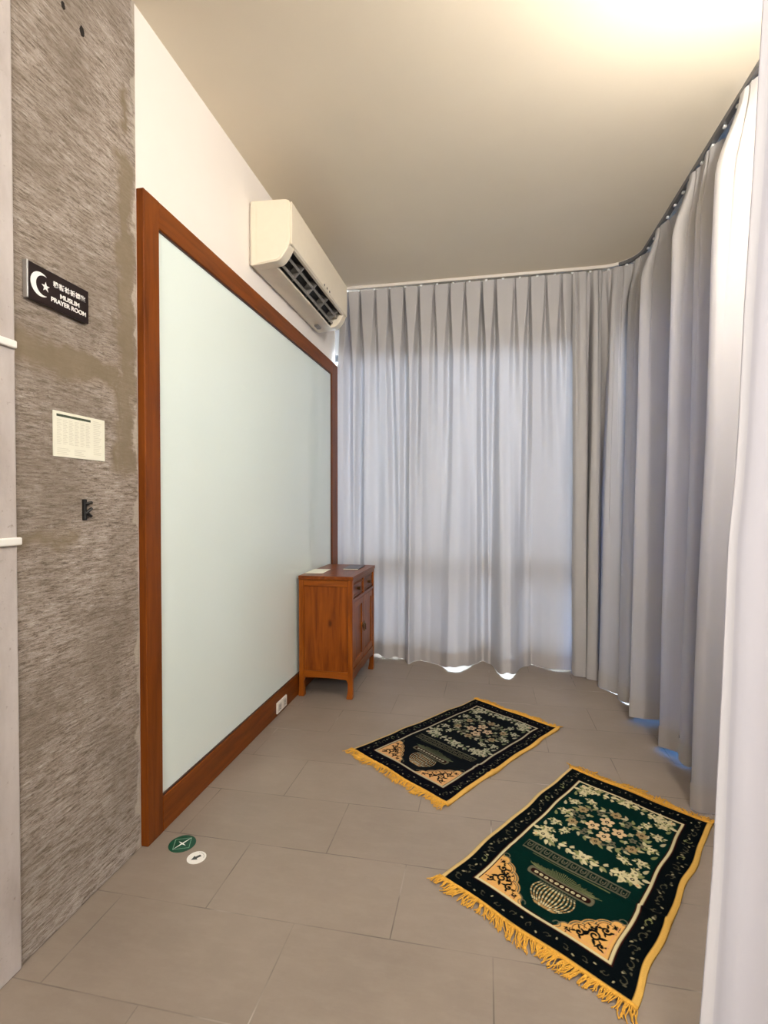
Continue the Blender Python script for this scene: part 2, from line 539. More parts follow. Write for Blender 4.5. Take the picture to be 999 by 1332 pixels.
obj('front_panel', add_prism(bmesh.new(), round_poly([(-1.041, 2.928), (-1.034, 2.926), (-1.032, 2.81), (-1.034, 2.702), (-1.041, 2.698)], [0, .003, .02, .003, 0], 4), 'y', y0 + .012, y1 - .012, .0015, 1), M['ac'], ac, smooth=False)
# end cap shadow lines
obj('end_cap', add_prism(bmesh.new(), round_poly([(AX + .05, 2.940), (-1.052, 2.929), (-1.052, 2.694), (-1.102, 2.620), (AX + .05, 2.606)], [.004, .025, .04, .025, .004], 5), 'y', y0 - .003, y0 + .002, .001, 1), M['ac'], ac)
obj('air_outlet', add_prism(bmesh.new(), [(-1.064, 2.697), (-1.110, 2.737), (-1.162, 2.688), (-1.142, 2.620), (-1.148, 2.688), (-1.110, 2.724)], 'y', y0 + .076, y1 - .076), M['black'], ac)  # black liner puts the darkness of the recess into colour
def slab_along(p0, p1, th):
    d = Vector((p1[0] - p0[0], p1[1] - p0[1])).normalized(); n = Vector((-d.y, d.x)) * th / 2
    return [(p0[0] + n.x, p0[1] + n.y), (p1[0] + n.x, p1[1] + n.y), (p1[0] - n.x, p1[1] - n.y), (p0[0] - n.x, p0[1] - n.y)]
for p0, p1 in (((-1.096, 2.668), (-1.089, 2.682)), ((-1.130, 2.628), (-1.125, 2.646))):
    obj('louver', add_prism(bmesh.new(), slab_along(p0, p1, .0025), 'y', y0 + .078, y1 - .078), M['louver'], ac)
for k in range(4):
    yy = y0 + .29 + k * .235
    obj('vane', add_prism(bmesh.new(), [(-1.066, 2.694), (-1.110, 2.726), (-1.150, 2.686), (-1.140, 2.624)], 'y', yy - .005, yy + .005), M['louver'], ac)
for k in range(3):
    yy = 3.20 + k * .055
    obj('indicator_light', box(-1.0335, -1.0315, yy, yy + .012, 2.708, 2.720), M['dark'], ac)
bm = bmesh.new()
add_box(bm, -1.235, -1.205, y1 - .18, y1 - .11, 2.588, 2.604, .003, 1)
obj('bottom_clip', bm, M['louver'], ac)

# ------------------------------------------------------------------ wall signs
def text_mesh(body, size, extrude=.0006, offset=0.0, spacing=1.0):
    cu = bpy.data.curves.new('txt', 'FONT')
    cu.body = body; cu.size = size; cu.extrude = extrude; cu.offset = offset
    cu.align_x = 'CENTER'; cu.align_y = 'CENTER'; cu.space_character = spacing
    t = bpy.data.objects.new('txt', cu)
    COL.objects.link(t)
    bpy.context.view_layer.update()
    dg = bpy.context.evaluated_depsgraph_get()
    me = bpy.data.meshes.new_from_object(t.evaluated_get(dg))
    bpy.data.objects.remove(t)
    bpy.data.curves.remove(cu)
    return me

def on_wall(me, x, y, z, sx=1.0):
    for v in me.vertices:
        a, b, c = v.co
        v.co = (x + c, y + a * sx, z + b)
    return me

SX = -1.276
sy0, sy1, sz0, sz1 = 1.221, 1.449, 1.879, 1.983
sg = empty('wall_sign', (SX, (sy0 + sy1) / 2, sz0), 'dark maroon wall sign with white crescent, star and lettering on concrete wall', 'sign')
obj('sign_board', box(SX + .004, SX + .014, sy0 + .005, sy1, sz0, sz1, .001, 1), M['sign'], sg)
obj('edge_strip', box(SX, SX + .016, sy0, sy0 + .0055, sz0 - .001, sz1 + .001, .0015, 1), M['chrome'], sg)
obj('backing', box(SX, SX + .0045, sy0 + .01, sy1 - .006, sz0 + .006, sz1 - .006), M['black'], sg)
sxf = SX + .0142
# crescent: outer disc minus a shifted inner disc
cy, cz, R1, R2, sh = sy0 + .046, sz0 + .052, .0345, .0285, .0125
pts = []
n = 40
ai = math.acos(max(-1, min(1, (R1 * R1 + sh * sh - R2 * R2) / (2 * R1 * sh))))
ao = ai
bi = math.atan2(R1 * math.sin(ao), R1 * math.cos(ao) - sh)
outer_arc = [(cy + R1 * math.cos(t), cz + R1 * math.sin(t)) for t in np.linspace(ao, 2 * math.pi - ao, n)]
inner_arc = [(cy + sh + R2 * math.cos(t), cz + R2 * math.sin(t)) for t in np.linspace(2 * math.pi - bi, bi, n)]
bm = bmesh.new()
for a in range(n - 1):
    q = [outer_arc[a], outer_arc[a + 1], inner_arc[n - 2 - a], inner_arc[n - 1 - a]]
    vs = []
    for p in q:
        vs.append(bm.verts.new((sxf + .0006, p[0], p[1])))
    bm.faces.new(vs)
bmesh.ops.remove_doubles(bm, verts=bm.verts, dist=1e-6)
obj('crescent', bm, M['white'], sg)
bm = bmesh.new()
stc = (cy + .017, cz - .001)
star = []
for k in range(10):
    r = .0145 if k % 2 == 0 else .0058
    a = math.pi / 2 + k * math.pi / 5
    star.append((stc[0] + r * math.cos(a), stc[1] + r * math.sin(a)))
add_prism(bm, star, 'x', sxf - .0002, sxf + .0008)
obj('star', bm, M['white'], sg)
tcx = sy0 + .152
for body, size, dz, off, nm in (('\u7a46\u65af\u6797\u7948\u79b1\u5ba4', .0185, .071, .00045, 'lettering'), ('MUSLIM', .0185, .044, .0005, 'lettering'), ('PRAYER ROOM', .0185, .0245, .0005, 'lettering')):
    me = text_mesh(body, size, .0004, off, 1.18 if dz > .06 else 1.0)
    xs = [v.co.x for v in me.vertices]
    wdt = max(xs) - min(xs) if xs else 1
    target = {.071: .124, .044: .074, .0245: .134}[dz]
    me = on_wall(me, sxf + .0003, tcx + (-.003 if dz < .03 else 0), sz0 + dz, target / wdt)
    link_mesh(nm, me, M['white'], sg)

# paper notice
py0, py1, pz0, pz1 = 1.318, 1.529, 1.443, 1.581
pn = empty('paper_notice', (SX, (py0 + py1) / 2, pz0), 'cream printed paper notice with a dark heading bar on concrete wall', 'notice')
obj('sheet', box(SX - .0003, SX + .0025, py0, py1, pz0, pz1), M['paper'], pn)
obj('heading_bar', box(SX + .002, SX + .0029, py0 + .012, py0 + .148, pz1 - .016, pz1 - .0085), M['print_dark'], pn)
bm = bmesh.new()
for r in range(15):
    z = pz1 - .026 - r * .0052
    for cidx in range(6):
        y = py0 + .013 + cidx * .0228
        add_box(bm, SX + .002, SX + .0028, y, y + .0185 - .003 * ((r * 5 + cidx) % 3), z, z + .0021)
for r in range(19):
    z = pz1 - .012 - r * .0060
    add_box(bm, SX + .002, SX + .0028, py0 + .160, py0 + .160 + .024 + .012 * ((r * 7) % 4) / 3, z, z + .0022)
for r in range(4):
    z = pz0 + .008 + r * .0055
    add_box(bm, SX + .002, SX + .0028, py0 + .08, py0 + .08 + .045 - .008 * (r % 3), z, z + .0024)
    add_box(bm, SX + .002, SX + .0028, py0 + .013, py0 + .013 + .05 - .007 * ((r + 1) % 3), z, z + .002)
obj('print', bm, M['print_pale'], pn)

# small black fitting under the notice
wf = empty('wall_fitting', (SX, 1.444, 1.246), 'small black metal fitting with two prongs on concrete wall below the notice', 'fitting')
obj('back_plate', box(SX - .002, SX + .010, 1.429, 1.441, 1.246, 1.314, .002, 1), M['black'], wf)
for (z, dz) in ((1.299, .004), (1.268, .016)):
    bm = bmesh.new()
    add_tube(bm, [(SX + .006, 1.436, z), (SX + .009, 1.447, z + dz * .5), (SX + .010, 1.459, z + dz)], .0052, 8)
    obj('prong', bm, M['black'], wf)
bm = bmesh.new()
add_tube(bm, [(SX + .006, 1.438, 1.276), (SX + .008, 1.449, 1.264), (SX + .009, 1.458, 1.258)], .005, 8)
obj('prong', bm, M['black'], wf)

# two short white strips on the pale concrete edge
EX = -1.268
for (z, ya, yb, lab) in ((1.733, 1.085, 1.187, 'short white plastic strip on pale concrete edge, level with the brown band below the sign'),
                         (1.196, 1.080, 1.196, 'short white plastic strip on pale concrete edge, lower than the notice and fitting')):
    bm = bmesh.new()
    add_box(bm, EX - .001, EX + .010, ya, yb, z - .011, z + .011, .004, 2)
    o = obj('wall_strip', bm, M['vinyl'], None, (EX, (ya + yb) / 2, z))
    tag(o, lab, 'strip', None)

# ------------------------------------------------------------------ floor stickers
def disc(bm, cx, cy, r, z0, z1, n=48):
    add_tube(bm, [(cx, cy, z0), (cx, cy, z1)], r, n)
    return bm
def flat_poly(pts, z, th=.0003):
    return add_prism(bmesh.new(), pts, 'z', z, z + th)
gx, gy = -1.136, 1.752
gs = empty('floor_sticker', (gx, gy, 0), 'round dark green floor sticker with white direction star beside the frame foot', 'sticker')
obj('disc', disc(bmesh.new(), gx, gy, .050, .0, .0012), M['green'], gs)
ang = math.atan2(.045, .019)
def star4(L1, L2, w):
    pts = []
    for k in range(8):
        a = ang + k * math.pi / 4
        r = (L1 if k % 4 == 0 else L2) if k % 2 == 0 else w
        pts.append((gx + r * math.cos(a), gy + r * math.sin(a)))
    return pts
obj('direction_star', flat_poly(star4(.042, .021, .0045), .0013), M['white'], gs)
bm = bmesh.new()
q = [(gx + .041 * math.cos(ang + k * math.pi / 2), gy + .041 * math.sin(ang + k * math.pi / 2)) for k in range(4)]
for k in range(4):
    a = Vector(q[k]); b = Vector(q[(k + 1) % 4]); nrm = (b - a).normalized(); nrm = Vector((-nrm.y, nrm.x)) * .0011
    add_prism(bm, [tuple(a + nrm), tuple(b + nrm), tuple(b - nrm), tuple(a - nrm)], 'z', .0011, .0014)
obj('diamond_outline', bm, M['mint'], gs)
wx, wy = -1.040, 1.693
ws = empty('floor_sticker', (wx, wy, 0), 'round white floor sticker with a dark grey arrow, the smaller of the two', 'sticker')
obj('disc', disc(bmesh.new(), wx, wy, .034, .0, .0012), M['vinyl'], ws)
ad = Vector((-.02, -.027)).normalized(); an = Vector((-ad.y, ad.x))
def ar(a, b): 
    p = Vector((wx, wy)) + ad * a + an * b
    return (p.x, p.y)
obj('arrow', flat_poly([ar(-.016, .0055), ar(.002, .0055), ar(.002, .0125), ar(.021, 0), ar(.002, -.0125), ar(.002, -.0055), ar(-.016, -.0055)], .0013), M['arrow'], ws)
bm = bmesh.new()
for k in range(9):
    a = math.atan2(-ad.y, -ad.x) - .75 + k * .19
    c = Vector((wx + .026 * math.cos(a), wy + .026 * math.sin(a)))
    add_box(bm, c.x - .0015, c.x + .0015, c.y - .0015, c.y + .0015, .0011, .0014)
obj('curved_print', bm, plain('pale_print', (176, 176, 172), .5, 0, .03), ws)

# ------------------------------------------------------------------ cabinet
CX0, CX1, CY0, CY1, CZ = -1.240, -.866, 3.270, 3.940, .816
cb = empty('cabinet', (-1.05, 3.6, 0), 'reddish brown wooden cabinet with drawers and doors standing in the far left corner', 'cabinet')
PW = .034
obj('top', box(CX0 - .001, CX1 + .006, CY0 - .006, CY1 + .006, CZ - .026, CZ, .004, 2), M['cab_y'], cb)
def leg(x0, x1, y0, y1, sx, sy):
    """square post with a small hoof foot turned inward"""
    bm = box(x0, x1, y0, y1, .03, CZ - .026, .004, 2)
    xc, yc = (x0 + x1) / 2, (y0 + y1) / 2
    rings = [(.12, 0, 1.0), (.06, .000, 1.0), (.03, .004, 1.1), (.012, .008, 1.25), (0.0005, .008, 1.2)]
    prev = None
    hw = PW / 2
    t = bmesh.new()
    for z, sft, sc in rings:
        ring = [t.verts.new((xc + sx * sft + a * hw * sc * .98, yc + sy * sft + b * hw * sc * .98, z)) for a, b in ((-1, -1), (1, -1), (1, 1), (-1, 1))]
        if prev:
            for k in range(4): t.faces.new((prev[k], prev[(k + 1) % 4], ring[(k + 1) % 4], ring[k]))
        else: t.faces.new(ring)
        prev = ring
    t.faces.new(prev[::-1])
    bmesh.ops.recalc_face_normals(t, faces=t.faces)
    bmesh.ops.bevel(t, geom=[e for e in t.edges], offset=.003, segments=2, affect='EDGES')
    merge(bm, t)
    obj('leg', bm, M['cab_v'], cb)
leg(CX0, CX0 + PW, CY0, CY0 + PW, 0, 0); leg(CX1 - PW, CX1, CY0, CY0 + PW, -.6, 0)
leg(CX0, CX0 + PW, CY1 - PW, CY1, 0, 0); leg(CX1 - PW, CX1, CY1 - PW, CY1, -.6, 0)
# near and far sides
for (ya, yb, pa, pb) in ((CY0 + .003, CY0 + PW - .006, CY0 + .010, CY0 + .018), (CY1 - PW + .006, CY1 - .003, CY1 - .018, CY1 - .010)):
    bm = box(CX0 + PW - .002, CX1 - PW + .002, ya, yb, CZ - .070, CZ - .026, .003, 1)
    obj('side_rail', bm, M['cab_x'], cb)
    bm = bmesh.new()
    xa, xb = CX0 + PW - .002, CX1 - PW + .002
    prof = [(xa, .178), (xb, .178), (xb, .100)]
    for k in range(9):
        t = k / 8
        prof.append((xb - .012 - t * (xb - xa - .024), .128 + .006 * math.sin(math.pi * t)))
    prof.append((xa, .100))
    add_prism(bm, prof, 'y', ya, yb)
    obj('side_apron', bm, M['cab_x'], cb)
    obj('side_panel', box(CX0 + PW - .001, CX1 - PW + .001, pa, pb, .176, CZ - .068), M['cab_panel'], cb)
obj('back_panel', box(CX0 + .004, CX0 + .012, CY0 + PW, CY1 - PW, .14, CZ - .03), M['cab_panel'], cb)
obj('bottom_board', box(CX0 + .01, CX1 - .01, CY0 + .01, CY1 - .01, .160, .176), M['cab_y'], cb)
# front (faces the room, +x)
FXc = CX1
ym = (CY0 + CY1) / 2
obj('front_rail', box(FXc - .026, FXc - .002, CY0 + PW - .002, CY1 - PW + .002, CZ - .048, CZ - .026, .002, 1), M['cab_y'], cb)
obj('front_rail', box(FXc - .026, FXc - .002, CY0 + PW - .002, CY1 - PW + .002, .638, .660, .002, 1), M['cab_y'], cb)
bm = bmesh.new()
ya, yb = CY0 + PW - .002, CY1 - PW + .002
prof = [(ya, .188), (yb, .188), (yb, .095)]
for k in range(13):
    t = k / 12
    prof.append((yb - .015 - t * (yb - ya - .03), .120 + .016 * math.sin(math.pi * t) - .010 * (1 if .4 < t < .6 else 0)))
prof.append((ya, .095))
add_prism(bm, prof, 'x', FXc - .026, FXc - .003)
obj('front_apron', bm, M['cab_y'], cb)
obj('centre_stile', box(FXc - .026, FXc - .002, ym - .014, ym + .014, .658, CZ - .046, .002, 1), M['cab_v'], cb)
for (ya, yb) in ((CY0 + PW + .002, ym - .016), (ym + .016, CY1 - PW - .002)):
    bm = box(FXc - .30, FXc - .010, ya, yb, .664, CZ - .052, .003, 1)
    dr = obj('drawer', bm, M['cab_y'], cb)
    bm = bmesh.new()
    for (a, b, c, d) in ((ya + .012, yb - .012, .675, .681), (ya + .012, yb - .012, CZ - .069, CZ - .063), (ya + .012, ya + .018, .675, CZ - .063), (yb - .018, yb - .012, .675, CZ - .063)):
        add_box(bm, FXc - .011, FXc - .005, a, b, c, d, .001, 1)
    obj('moulding', bm, M['cab_y'], dr)
    bm = bmesh.new()
    yc, zc = (ya + yb) / 2, (.664 + CZ - .052) / 2
    add_tube(bm, [(FXc - .011, yc, zc), (FXc - .004, yc, zc), (FXc + .006, yc, zc), (FXc + .012, yc, zc)], .010, 16, True, .013)
    obj('knob', bm, M['brass'], dr)
for i, (ya, yb) in enumerate(((CY0 + PW + .002, ym - .002), (ym + .002, CY1 - PW - .002))):
    bm = bmesh.new()
    za, zb = .192, .634
    for (a, b, c, d) in ((ya, yb, za, za + .045), (ya, yb, zb - .045, zb), (ya, ya + .040, za + .045, zb - .045), (yb - .040, yb, za + .045, zb - .045)):
        add_box(bm, FXc - .024, FXc - .006, a, b, c, d, .002, 1)
    dd = obj('door', bm, M['cab_v'], cb)
    obj('door_panel', box(FXc - .022, FXc - .013, ya + .038, yb - .038, za + .043, zb - .043), M['cab_panel'], dd)
    bm = bmesh.new()
    yk = yb - .020 if i == 0 else ya + .020
    add_tube(bm, [(FXc - .007, yk, .43), (FXc - .002, yk, .43)], .018, 20)
    obj('lock_plate', bm, M['brass'], dd)
    bm = bmesh.new()
    add_tube(bm, [(FXc - .003, yk, .43), (FXc + .004, yk, .422), (FXc + .005, yk, .385)], .004, 8)
    obj('pull', bm, M['brass'], dd)
# things on the cabinet
def sheet_obj(name, pts, z, th, mat, label, cat):
    bm = bmesh.new()
    add_prism(bm, pts, 'z', z, z + th)
    cx = sum(p[0] for p in pts) / len(pts); cy = sum(p[1] for p in pts) / len(pts)
    return tag(obj(name, bm, mat, None, (cx, cy, z)), label, cat)
sheet_obj('paper_sheet', [(-1.236, 3.385), (-1.112, 3.398), (-1.122, 3.612), (-1.242, 3.600)], CZ, .003, M['paper'], 'cream sheet of paper lying on the left of the cabinet top', 'paper')
bk = empty('booklet', (-.97, 3.74, CZ), 'thin dark booklet lying flat on the right of the cabinet top', 'booklet')
obj('cover', add_prism(bmesh.new(), [(-1.03, 3.62), (-.915, 3.63), (-.92, 3.86), (-1.035, 3.85)], 'z', CZ, CZ + .008, .001, 1), M['booklet'], bk)
obj('pages', add_prism(bmesh.new(), [(-1.027, 3.618), (-.917, 3.628), (-.922, 3.857), (-1.032, 3.848)], 'z', CZ + .0018, CZ + .0062), M['print_pale'], bk)

# ------------------------------------------------------------------ curtain track
TR = [(-1.262, 4.27), (.865, 4.27)]
tp = []
for k in range(30):
    t = k / 29
    tp.append((-1.262 + t * (.865 + 1.262), 4.27))
for k in range(1, 13):
    a = math.pi / 2 - k / 12 * math.pi / 2
    tp.append((.865 + .25 * math.cos(a), 4.02 + .25 * math.sin(a)))
for k in range(1, 30):
    tp.append((1.115, 4.02 - k / 29 * 2.75))
ct = empty('curtain_track', (.2, 4.27, CEIL), 'slim ceiling curtain track curving round the far right corner', 'curtain track')
def sweep_rect(path, w0, w1, z0, z1):
    bm = bmesh.new()
    prev = None
    for i, p in enumerate(path):
        d = Vector(path[min(i + 1, len(path) - 1)]) - Vector(path[max(i - 1, 0)])
        d.normalize(); nrm = Vector((d.y, -d.x))       # towards the room
        q = [(Vector(p) + nrm * w0, z0), (Vector(p) + nrm * w1, z0), (Vector(p) + nrm * w1, z1), (Vector(p) + nrm * w0, z1)]
        ring = [bm.verts.new((a.x, a.y, z)) for a, z in q]
        if prev:
            for k in range(4): bm.faces.new((prev[k], prev[(k + 1) % 4], ring[(k + 1) % 4], ring[k]))
        else: bm.faces.new(ring)
        prev = ring
    bm.faces.new(prev[::-1])
    return bm
obj('rail', sweep_rect(tp, -.014, .014, CEIL - .022, CEIL), M['track'], ct)
obj('channel', sweep_rect(tp[33:], -.013, .0145, CEIL - .027, CEIL - .004), M['track_side'], ct)  # grey over the right run only, paints the rail's dark reflection
gl = []
L = [0]
for a, b in zip(tp[:-1], tp[1:]): L.append(L[-1] + (Vector(b) - Vector(a)).length)
def on_track(s):
    s = max(0, min(L[-1], s))
    for i in range(len(tp) - 1):
        if s <= L[i + 1]:
            t = (s - L[i]) / (L[i + 1] - L[i])
            p = Vector(tp[i]) * (1 - t) + Vector(tp[i + 1]) * t
            d = (Vector(tp[i + 1]) - Vector(tp[i])).normalized()
            return p, Vector((d.y, -d.x))
    return Vector(tp[-1]), Vector((-1, 0))
g0 = None
for k in range(40):
    s = .06 + k * (L[-1] - .1) / 39
    p, nrm = on_track(s)
    if g0 is None:
        bm = box(-.007, .007, -.009, .009, -.012, 0, .002, 1)
        me = bpy.data.meshes.new('glider'); bm.to_mesh(me); bm.free(); me.materials.append(M['nylon'])
        g0 = bpy.data.objects.new('glider', me); g = g0
    else:
        g = g0.copy()
    COL.objects.link(g)
    g.parent = ct
    g.location = (p.x - .2, p.y - 4.27, -.029)
    g.rotation_euler = (0, 0, math.atan2(nrm.y, nrm.x))

# ------------------------------------------------------------------ curtains
ZT = CEIL - .034
def grid_mesh(name, P, mat, parent, smooth=True):
    R_, C_ = len(P), len(P[0])
    vs = [tuple(p) for row in P for p in row]
    fs = [(r * C_ + c, r * C_ + c + 1, (r + 1) * C_ + c + 1, (r + 1) * C_ + c) for r in range(R_ - 1) for c in range(C_ - 1)]
    me = bpy.data.meshes.new(name)
    me.from_pydata(vs, [], fs)
    me.update()
    return link_mesh(name, me, mat, parent, smooth=smooth)

def hem_strip(P, rows, off):
    """the turned-up hem: a second layer on both faces of the lowest rows"""
    res = []
    sub = P[-rows:]
    for sgn in (1,):
        out = []
        for r, row in enumerate(sub):
            o = []
            for c, p in enumerate(row):
                a = Vector(row[max(c - 1, 0)]); b = Vector(row[min(c + 1, len(row) - 1)])
                d = (b - a); nrm = Vector((d.y, -d.x, 0))
                if nrm.length > 1e-9: nrm.normalize()
                o.append(Vector(p) + nrm * off * sgn)
            out.append(o)
        res.append(out)
    return res[0]

HEMH = .105
def zlist(zb, n):
    """row fractions 0 (top) .. 1 (hem), with an exact row at the top of the hem"""
    main = [k / n for k in range(n)]
    return main

def build_curtain(fn, ncol, label, name, mat, hemmat, origin, nrow=70, hemrows=8):
    e = empty(name, origin, label, 'curtain')
    P = []
    for r in range(nrow):
        P.append([fn(c / (ncol - 1), r / (nrow - 1) * (1 - HEMH / ZT)) for c in range(ncol)])
    for r in range(1, hemrows + 1):
        w = (1 - HEMH / ZT) + r / hemrows * HEMH / ZT
        P.append([fn(c / (ncol - 1), w) for c in range(ncol)])
    grid_mesh('cloth', P, mat, e)
    grid_mesh('hem', hem_strip(P, hemrows + 1, .0035), hemmat, e)
    return e

# --- the curtain across the far wall
hem_pts = [(-1.262, 4.24), (-1.05, 4.20), (-.907, 4.225), (-.80, 4.205), (-.705, 4.198), (-.66, 4.17), (-.615, 4.07), (-.585, 4.16), (-.53, 4.215), (-.448, 4.186), (-.35, 4.09),
           (-.297, 4.014), (-.22, 4.03), (-.133, 4.086), (-.09, 4.20), (-.046, 4.255), (.04, 4.19), (.091, 4.02), (.13, 3.945), (.184, 3.926), (.215, 4.0), (.250, 4.13), (.35, 4.25), (.43, 4.20), (.517, 4.177), (.58, 4.15), (.64, 4.15), (.70, 4.16), (.80, 4.19), (.95, 4.22)]
HX = np.array([p[0] for p in hem_pts]); HY = np.array([p[1] for p in hem_pts])
xd = np.linspace(-1.28, .945, 1300)
hy = np.interp(xd, HX, HY)
ker = np.exp(-np.linspace(-2.2, 2.2, 25) ** 2); ker /= ker.sum()
hy = np.convolve(np.pad(hy, 12, mode='edge'), ker, mode='valid')
def hem_y(x): return float(np.interp(x, xd, hy))
# slits between the box pleats: top x, drift at the hem, depth, fading height fraction (0 top, 1 hem)
SL = [(-1.170, .02, .075, .9), (-1.063, .00, .075, 1.2), (-.930, -.02, .05, .45), (-.812, .07, .07, .85), (-.682, .01, .085, 1.4), (-.560, -.07, .075, .70),
      (-.432, -.03, .055, .55), (-.306, -.03, .065, .75), (-.180, .00, .055, .40), (-.046, .02, .085, 1.2), (.064, .00, .075, 1.2), (.214, .01, .05, .38),
      (.332, -.05, .075, 1.0), (.456, .01, .055, .55), (.572, -.01, .05, .42)]
BACK_LIFT = ((-.90, .06, .026), (-.74, .04, .022), (-.20, .075, .027), (-.28, .03, .014), (.165, .035, .027), (.36, .02, .008), (.55, .07, .013))
def fn_back(u, w):
    x = -1.277 + u * (2.215)
    z = ZT * (1 - w) + .022 * w
    lower = smooth01((w - .10) / .9)
    lower = lower * (.55 + .45 * w)
    y = 4.27 + (hem_y(x) - 4.27) * lower
    y += .020 * smooth01((x - .60) / .06)
    y -= .12 * smooth01((x - .82) / .11) * smooth01((w - .04) / .2)      # tucked in behind the other curtain
    # box pleats fanning into folds
    for (sx, dr, dep, fade) in SL:
        c = sx + dr * w
        hw = .011 + .030 * smooth01(w / .22) + .012 * w
        t = (x - c) / hw
        if abs(t) < 1:
            k = (1 - t * t) ** 2
            d = dep * smooth01((w + .012) / .05)
            d *= max(0.0, 1 - smooth01((w - .12) / max(.05, fade - .05)) * (1.0 if fade < 1 else .55))
            y += d * k
    # soft irregular folds lower down
    y += .015 * smooth01(w / .5) * math.sin(x * 33 + 1.2 * math.sin(x * 7.3) + w * 1.1)
    y += .012 * smooth01(w / .4) * noise.noise(Vector((x * 9, w * 2.0, 3.1)))
    xx = x + .012 * noise.noise(Vector((x * 5, w * 2.5, 7.7))) * smooth01(w / .3) * smooth01((x + 1.277) / .15)
    side = smooth01((-1.19 - x) / .05)            # the leading edge lies against the end of the frame
    y += (4.2385 - y) * side * smooth01((w - .12) / .08)
    xx += .030 * side * (1 - smooth01((w - .195) / .03))
    hemw = smooth01((w - .85) / .15)
    lift = sum(h * math.exp(-((x - c) / wd) ** 2) for c, wd, h in BACK_LIFT)
    z += hemw * (lift - .019 + .005 * noise.noise(Vector((x * 9, 0, 1.7))))
    z = max(z, .003)
    return (xx, y, z)
build_curtain(fn_back, 1000, 'pale grey pleated curtain hanging across the far wall behind the cabinet', 'curtain', M['curtain'], M['hem'], (-.28, 4.27, 0))

# --- the curtain round the corner and along the right-hand side
# (bottom x, bottom y, arc position of the same thread along the track, inset of that thread from the track)
C0 = 1.262 + .865            # arc length where the bend starts
def sx_(x): return x + 1.262
CL = L[12 + 29]              # arc length at the end of the bend (x = 1.115, y = 4.02)
def sy_(y): return CL + (4.02 - y)
RC = [(.640, 4.110, sx_(.655), .006), (.655, 4.050, sx_(.68), .018), (.730, 4.035, sx_(.75), .016), (.752, 4.095, sx_(.785), -.03), (.735, 4.005, sx_(.81), .018), (.800, 3.980, sx_(.86), .012),
      (.835, 4.060, sx_(.89), -.035), (.782, 3.850, CL - .30, .022), (.83, 3.780, CL - .25, .02), (.882, 3.714, CL - .21, .0), (.925, 3.755, CL - .17, -.035), (.865, 3.640, CL - .12, .02), (.908, 3.555, CL - .05, .01),
      (1.06, 3.60, sy_(4.00), -.05), (1.03, 3.45, sy_(3.92), -.04), (.842, 3.285, sy_(3.74), .030), (.90, 3.245, sy_(3.68), .025), (.985, 3.245, sy_(3.62), -.005), (1.13, 3.24, sy_(3.54), -.05), (1.11, 3.08, sy_(3.38), -.04),
      (.908, 2.946, sy_(3.16), .030), (.930, 2.870, sy_(3.10), .026), (.968, 2.83, sy_(3.04), -.012), (.95, 2.78, sy_(2.97), .014), (.975, 2.735, sy_(2.91), .012), (1.14, 2.75, sy_(2.84), -.055), (1.12, 2.56, sy_(2.72), -.05),
      (.900, 2.430, sy_(2.585), .026), (.862, 2.387, sy_(2.56), .034), (.885, 2.355, sy_(2.52), .028), (.945, 2.360, sy_(2.48), .0), (1.10, 2.36, sy_(2.42), -.05), (1.075, 2.240, sy_(2.33), -.03),
      (1.01, 2.130, sy_(2.19), .012), (1.02, 2.05, sy_(2.13), .01), (1.08, 2.025, sy_(2.05), -.04), (1.09, 1.900, sy_(1.96), -.03), (1.03, 1.750, sy_(1.83), .01), (1.0, 1.690, sy_(1.77), .02), (1.09, 1.650, sy_(1.68), -.04),
      (1.08, 1.52, sy_(1.58), -.02), (1.03, 1.42, sy_(1.46), .01), (1.02, 1.36, sy_(1.40), .02), (1.09, 1.32, sy_(1.34), -.02)]
def cr(pts, u):
    n = len(pts) - 1
    f = min(u * n, n - 1e-6); i = int(f); t = f - i
    p0 = pts[max(i - 1, 0)]; p1 = pts[i]; p2 = pts[i + 1]; p3 = pts[min(i + 2, n)]
    out = []
    for a, b, c, d in zip(p0, p1, p2, p3):
        m1 = .42 * (c - a); m2 = .42 * (d - b)
        out.append((2 * t ** 3 - 3 * t * t + 1) * b + (t ** 3 - 2 * t * t + t) * m1 + (-2 * t ** 3 + 3 * t * t) * c + (t ** 3 - t * t) * m2)
    return out
RIGHT_LIFT = ((3.25, .06, .031), (2.84, .10, .031), (3.50, .05, .008))
def fn_right(u, w):
    bx, by, s, ins = cr(RC, u)
    p, nrm = on_track(s)
    # extra heading pleats
    ph = s / .083
    pl = abs((ph % 1) - .5) * 2
    gr = -.034 * max(0, 1 - pl / .4) ** 1.2 * (1 - smooth01((w - .05) / .5)) * smooth01((w + .01) / .04)
    top = p + nrm * (ins * (.6 + 2.5 * smooth01(w / .12)) + gr)
    k = w ** .92
    x = top.x * (1 - k) + bx * k
    y = top.y * (1 - k) + by * k
    # folds deepen a little on the way down
    x += .008 * noise.noise(Vector((s * 5, w * 3, 2.2))) * smooth01(w / .3)
    y += .008 * noise.noise(Vector((s * 5, w * 3, 9.2))) * smooth01(w / .3)
    z = ZT * (1 - w) + .028 * w
    lift = sum(h * math.exp(-((by - c) / wd) ** 2) for c, wd, h in RIGHT_LIFT)
    z += smooth01((w - .85) / .15) * (lift - .025 + .004 * noise.noise(Vector((s * 5.5, 0, 4.7))))
    return (x, y, max(z, .003))
build_curtain(fn_right, 1000, 'grey curtain falling in deep folds from the corner along the right-hand side', 'curtain', M['curtain'], M['hem'], (1.115, 3.0, 0))

